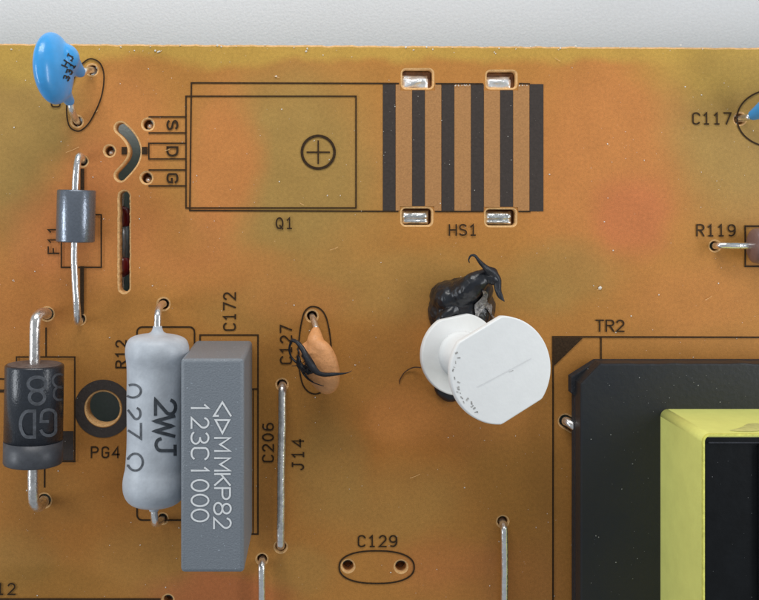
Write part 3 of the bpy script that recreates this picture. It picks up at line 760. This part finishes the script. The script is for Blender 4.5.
# ---------------------------------------------------------------- white two-disc spool
t = thing('white_spool', 'white nylon spool of two discs with flat cut sides leaning over the board', 'spool', P(459, 356, .2))
cl, cu_ = P(461, 354.5, .36), P(501.5, 370.5, 1.26)
ax = (cu_-cl).normalized()
ux = (Vector((1, 0, 0))-ax*ax.x).normalized(); uy = ax.cross(ux)
def disc(c, poly, th, bev):
    bm = bmesh.new(); top = [bm.verts.new(c+ux*p[0]+uy*p[1]) for p in poly]
    fc = bm.faces.new(top); r_ = bmesh.ops.extrude_face_region(bm, geom=[fc])
    for g in r_['geom']:
        if isinstance(g, bmesh.types.BMVert): g.co -= ax*th
    bmesh.ops.recalc_face_normals(bm, faces=bm.faces)
    e = [e for e in bm.edges if abs(e.calc_face_angle(0)) > .9]
    bmesh.ops.bevel(bm, geom=e, offset=bev, segments=2, affect='EDGES', profile=.5)
    return bm
def flatdisc(r, cut, ang, n=72, cut2=None):
    out = []
    for i in range(n):
        a = 2*math.pi*i/n; p = Vector((math.cos(a), math.sin(a)))*r
        for k, cc in ((0, cut), (180, cut2 or cut)):
            d = Vector((math.cos(R(ang+k)), math.sin(R(ang+k)))); h = p.dot(d)
            if h > cc: p = p-d*(h-cc)
        out.append(p)
    return out
up_d = bm_obj('upper_disc', disc(cu_, flatdisc(.478, .425, -62, 96, .42), .075, .012), M_white, t, True)
lo_d = bm_obj('lower_disc', disc(cl, flatdisc(.40, .37, 100, 96, .40), .07, .012), M_white, t, True)
for o in (up_d, lo_d):
    for pl in o.data.polygons: pl.use_smooth = pl.area < .01
from_py('stem', lathe(cl-ax*.01, cu_, [(0, .24), (.03, .215), (.5, .20), ((cu_-cl).length-.06, .21)], 36), M_white, t, True)
from_py('foot', lathe(cl-ax*.32, cu_, [(0, .10), (.05, .13), (.30, .15)], 24), M_white, t, True)
f = surface(up_d, .002)
from_py('mould_line', ribbon([(477, 387), (490, 380.5), (503, 373.5), (518, 365.5), (531, 358.5)], .8, f, step=2), mat('faint_mould_line', (.80, .80, .80), .6), up_d)
vfs = []
for i in range(20):
    a = random.uniform(118, 205) if i < 38 else random.uniform(205, 235)
    rr = random.gauss(46.5, 1.6)
    x_ = 501+rr*math.cos(R(a))*1.0; y_ = 371+rr*math.sin(R(a))
    if f(x_, y_) is None: continue
    l = random.uniform(.6, 2.6); d = random.uniform(0, 6.28)
    vfs.append(ribbon([(x_, y_), (x_+l*math.cos(d), y_+l*math.sin(d))], random.uniform(.6, 1.7), lambda u, v, k=i: (lambda q: q+ax*(k*.00005) if q is not None else None)(f(u, v))))
vfs.append(ribbon([(509, 372), (513, 370.4)], .6, f))
from_py('scuffs', merge(*vfs), M_scuff, up_d)['kind'] = 'stuff'
t = from_py('hair', tube([P(421, 367.5, .06), P(413, 367.5, .03), P(405, 372, .012), P(400, 379.5, .012), P(399.2, 384, .012)], [.006, .006, .005, .005, .003], 6), M_hair)
t['label'] = 'fine brown hair curling on the board left of the white spool'; t['category'] = 'hair'

# ---------------------------------------------------------------- transformer
t = thing('transformer', 'black transformer with a yellow taped coil at the lower right', 'transformer', P(640, 500))
zf = .40; zt_ = 1.50
x0 = P(580.5, 400, zf).x; y0 = P(600, 363.5, zf).y
core = [(x0, -9), (x0, P(0, 384, zf).y), (P(600.5, 0, zf).x, y0), (11, y0), (11, -9)]
core = [(x0, -9), (x0, P(0, 384, zf).y), (P(600.5, 0, zf).x, y0)]+[(P(xx, 0, zf).x, y0+.012*noise.noise(Vector((xx*.06, 0, 3)))) for xx in range(606, 900, 5)]+[(11, y0), (11, -9)]
bm_obj('core', prism(core, .20, zf, .018), M_core, t)
xb = x0-.004; yb = y0-.004
base = [(xb, -9), (xb, P(0, 396, .2).y), (xb-.035, P(0, 393, .2).y), (xb-.035, P(0, 377, .2).y), (P(597, 0, .2).x, yb), (11, yb), (11, -9)]
bm_obj('base', prism(base, .07, .199, .01), M_base, t)
from_py('pin', tube([P(565.5, 421, -.3), P(565.5, 421, -.03), P(568, 422, .05), P(576, 427, .10), P(592, 434, .12)], .045, 14), M_wire, t, True)
# coil wrapped in tape: rounded vertical walls
X0 = P(660.5, 0, zf).x; Y0 = P(0, 409, zf).y
def rr_poly(x0_, y0_, x1_, y1_, r_, n=8):
    out = []
    for (cx_, cy_, a) in ((x1_-r_, y0_-r_, 90), (x0_+r_, y0_-r_, 180)):
        pass
    out = [(x1_, y1_), (x1_, y0_)]+[(x0_+r_+r_*math.cos(R(90+90*i/n)), y0_-r_+r_*math.sin(R(90+90*i/n))) for i in range(n+1)]+[(x0_, y1_)]
    return out
bm = prism(rr_poly(X0, Y0, 11, -9, .07), zf-.1, zt_, .006)
tape = bm_obj('tape_wrap', bm, M_tape, t)
for pl in tape.data.polygons: pl.use_smooth = abs(pl.normal.z) < .1 and pl.area < .2
k = .014
outer = rr_poly(X0-.002, Y0+.002, 11, -9, .07); inner = rr_poly(X0+k, Y0-k, 11, -9, .05)
outer = outer[1:]; inner = inner[1:]; V = []; F = []
for a, b in zip(outer, inner):
    V += [Vector((a[0], a[1], zt_-.02)), Vector((a[0], a[1], zt_+.012)), Vector((b[0], b[1], zt_+.012)), Vector((b[0], b[1], zt_-.02))]
for i in range(len(outer)-1):
    for q in range(4):
        r_ = (q+1) % 4; F.append((4*i+q, 4*i+r_, 4*i+4+r_, 4*i+4+q))
from_py('tape_edge', (V, F), M_tapeedge, t)
bm_obj('top_plate', prism(rr_poly(X0+k+.004, Y0-k-.012, 11, -9, .02), zt_-.05, zt_+.006, .004), M_plate, t)
rim_y = Y0-k-.05
bm_obj('plate_ridge', rbox((X0+k+.03, rim_y-.014, zt_+.0065), (11, rim_y, zt_+.022), .004, 2), M_base, t)
xr = P(758, 0, zt_).x
bm_obj('plate_step', rbox((xr, -9, zt_+.0065), (11, rim_y-.02, zt_+.06), .01, 2), M_core, t)
# glue smear on the far wall of the coil
V = []; F = []; n = 40
for i in range(n+1):
    u = i/n; X = X0+.28+u*1.6
    zt2 = zt_-.12+.06*noise.noise(Vector((u*6, 1, 0))); th = .30*min(1, u*6)*(1-.35*u)+.05*noise.noise(Vector((u*9, 7, 0)))
    V += [Vector((X, Y0+.004, zt2)), Vector((X, Y0+.010, zt2-th*.5)), Vector((X, Y0+.004, zt2-th))]
for i in range(n):
    for q in range(2): F.append((3*i+q, 3*i+3+q, 3*i+4+q, 3*i+1+q))
from_py('glue_smear', (V, F), M_tapeglue, t, True)

# ---------------------------------------------------------------- dust
def dust(name, label, spots, m=None):
    m = m or M_dust
    V = []; F = []
    for (p, s) in spots:
        a = random.uniform(0, 3.14); e = random.uniform(.3, 1); n = len(V)
        for k in range(5):
            b = a+2*math.pi*k/5; q = Vector((math.cos(b)*s, math.sin(b)*s*e, 0))
            V.append(p+Vector((q.x*math.cos(a)-q.y*math.sin(a), q.x*math.sin(a)+q.y*math.cos(a), .001)))
        V.append(p+Vector((0, 0, s*.6)))
        for k in range(5): F.append((n+k, n+(k+1) % 5, n+5))
    o = from_py(name, (V, F), m); o['kind'] = 'stuff'; o['label'] = label; o['category'] = 'dust'
    return o
sp = []
def blocked(x, y):
    if any((x-h[0])**2+(y-h[1])**2 < (h[2]+3)**2 for h in HOLES): return True
    for (a, b, c, d) in ((112, 118, 144, 186), (114, 186, 134, 298), (398, 66, 436, 92), (482, 66, 520, 92), (398, 204, 436, 229), (482, 204, 520, 229), (572, 358, 800, 700)):
        if a < x < c and b < y < d: return True
    return False
while len(sp) < 520:
    x_, y_ = random.uniform(-10, 770), random.uniform(50, 610)
    if blocked(x_, y_): continue
    sp.append((P(x_, y_, .004), random.choice([.002, .003, .003, .004, .005, .008])))
sp += [(P(random.uniform(455, 470) if i < 14 else random.uniform(519, 528), 85.6+random.uniform(-.5, .5), .018), .006) for i in range(22)]
sp += [(P(random.uniform(0, 759), random.triangular(45, 54, 46), .006), random.choice([.005, .008, .012])) for i in range(46)]
sp = [q for q in sp if not (33 < (q[0].x-CX)*100+315 < 80 and -(q[0].y-CY)*100+205 < 60)]
sp += [(P(600, 288, .006), .022), (P(276, 76.5, .006), .014), (P(103.5, 219, .006), .012), (P(549.5, 174.5, .006), .009)]
dust('board_dust', 'pale specks of dust scattered over the amber board', sp)
sp = [(P(random.uniform(583, 656), random.uniform(368, 600), zf+.003), random.choice([.002, .002, .003, .003, .004, .007])) for _ in range(45)]
sp += [(P(random.uniform(605, 759), random.uniform(366, 404), zf+.003), random.choice([.002, .002, .003, .004, .007])) for _ in range(40)]
sp += [(P(random.uniform(712, 754), random.uniform(445, 600), zt_+.008), random.choice([.002, .003])) for _ in range(14)]
dust('transformer_dust', 'pale specks of dust on the black transformer top', sp, M_dimdust)
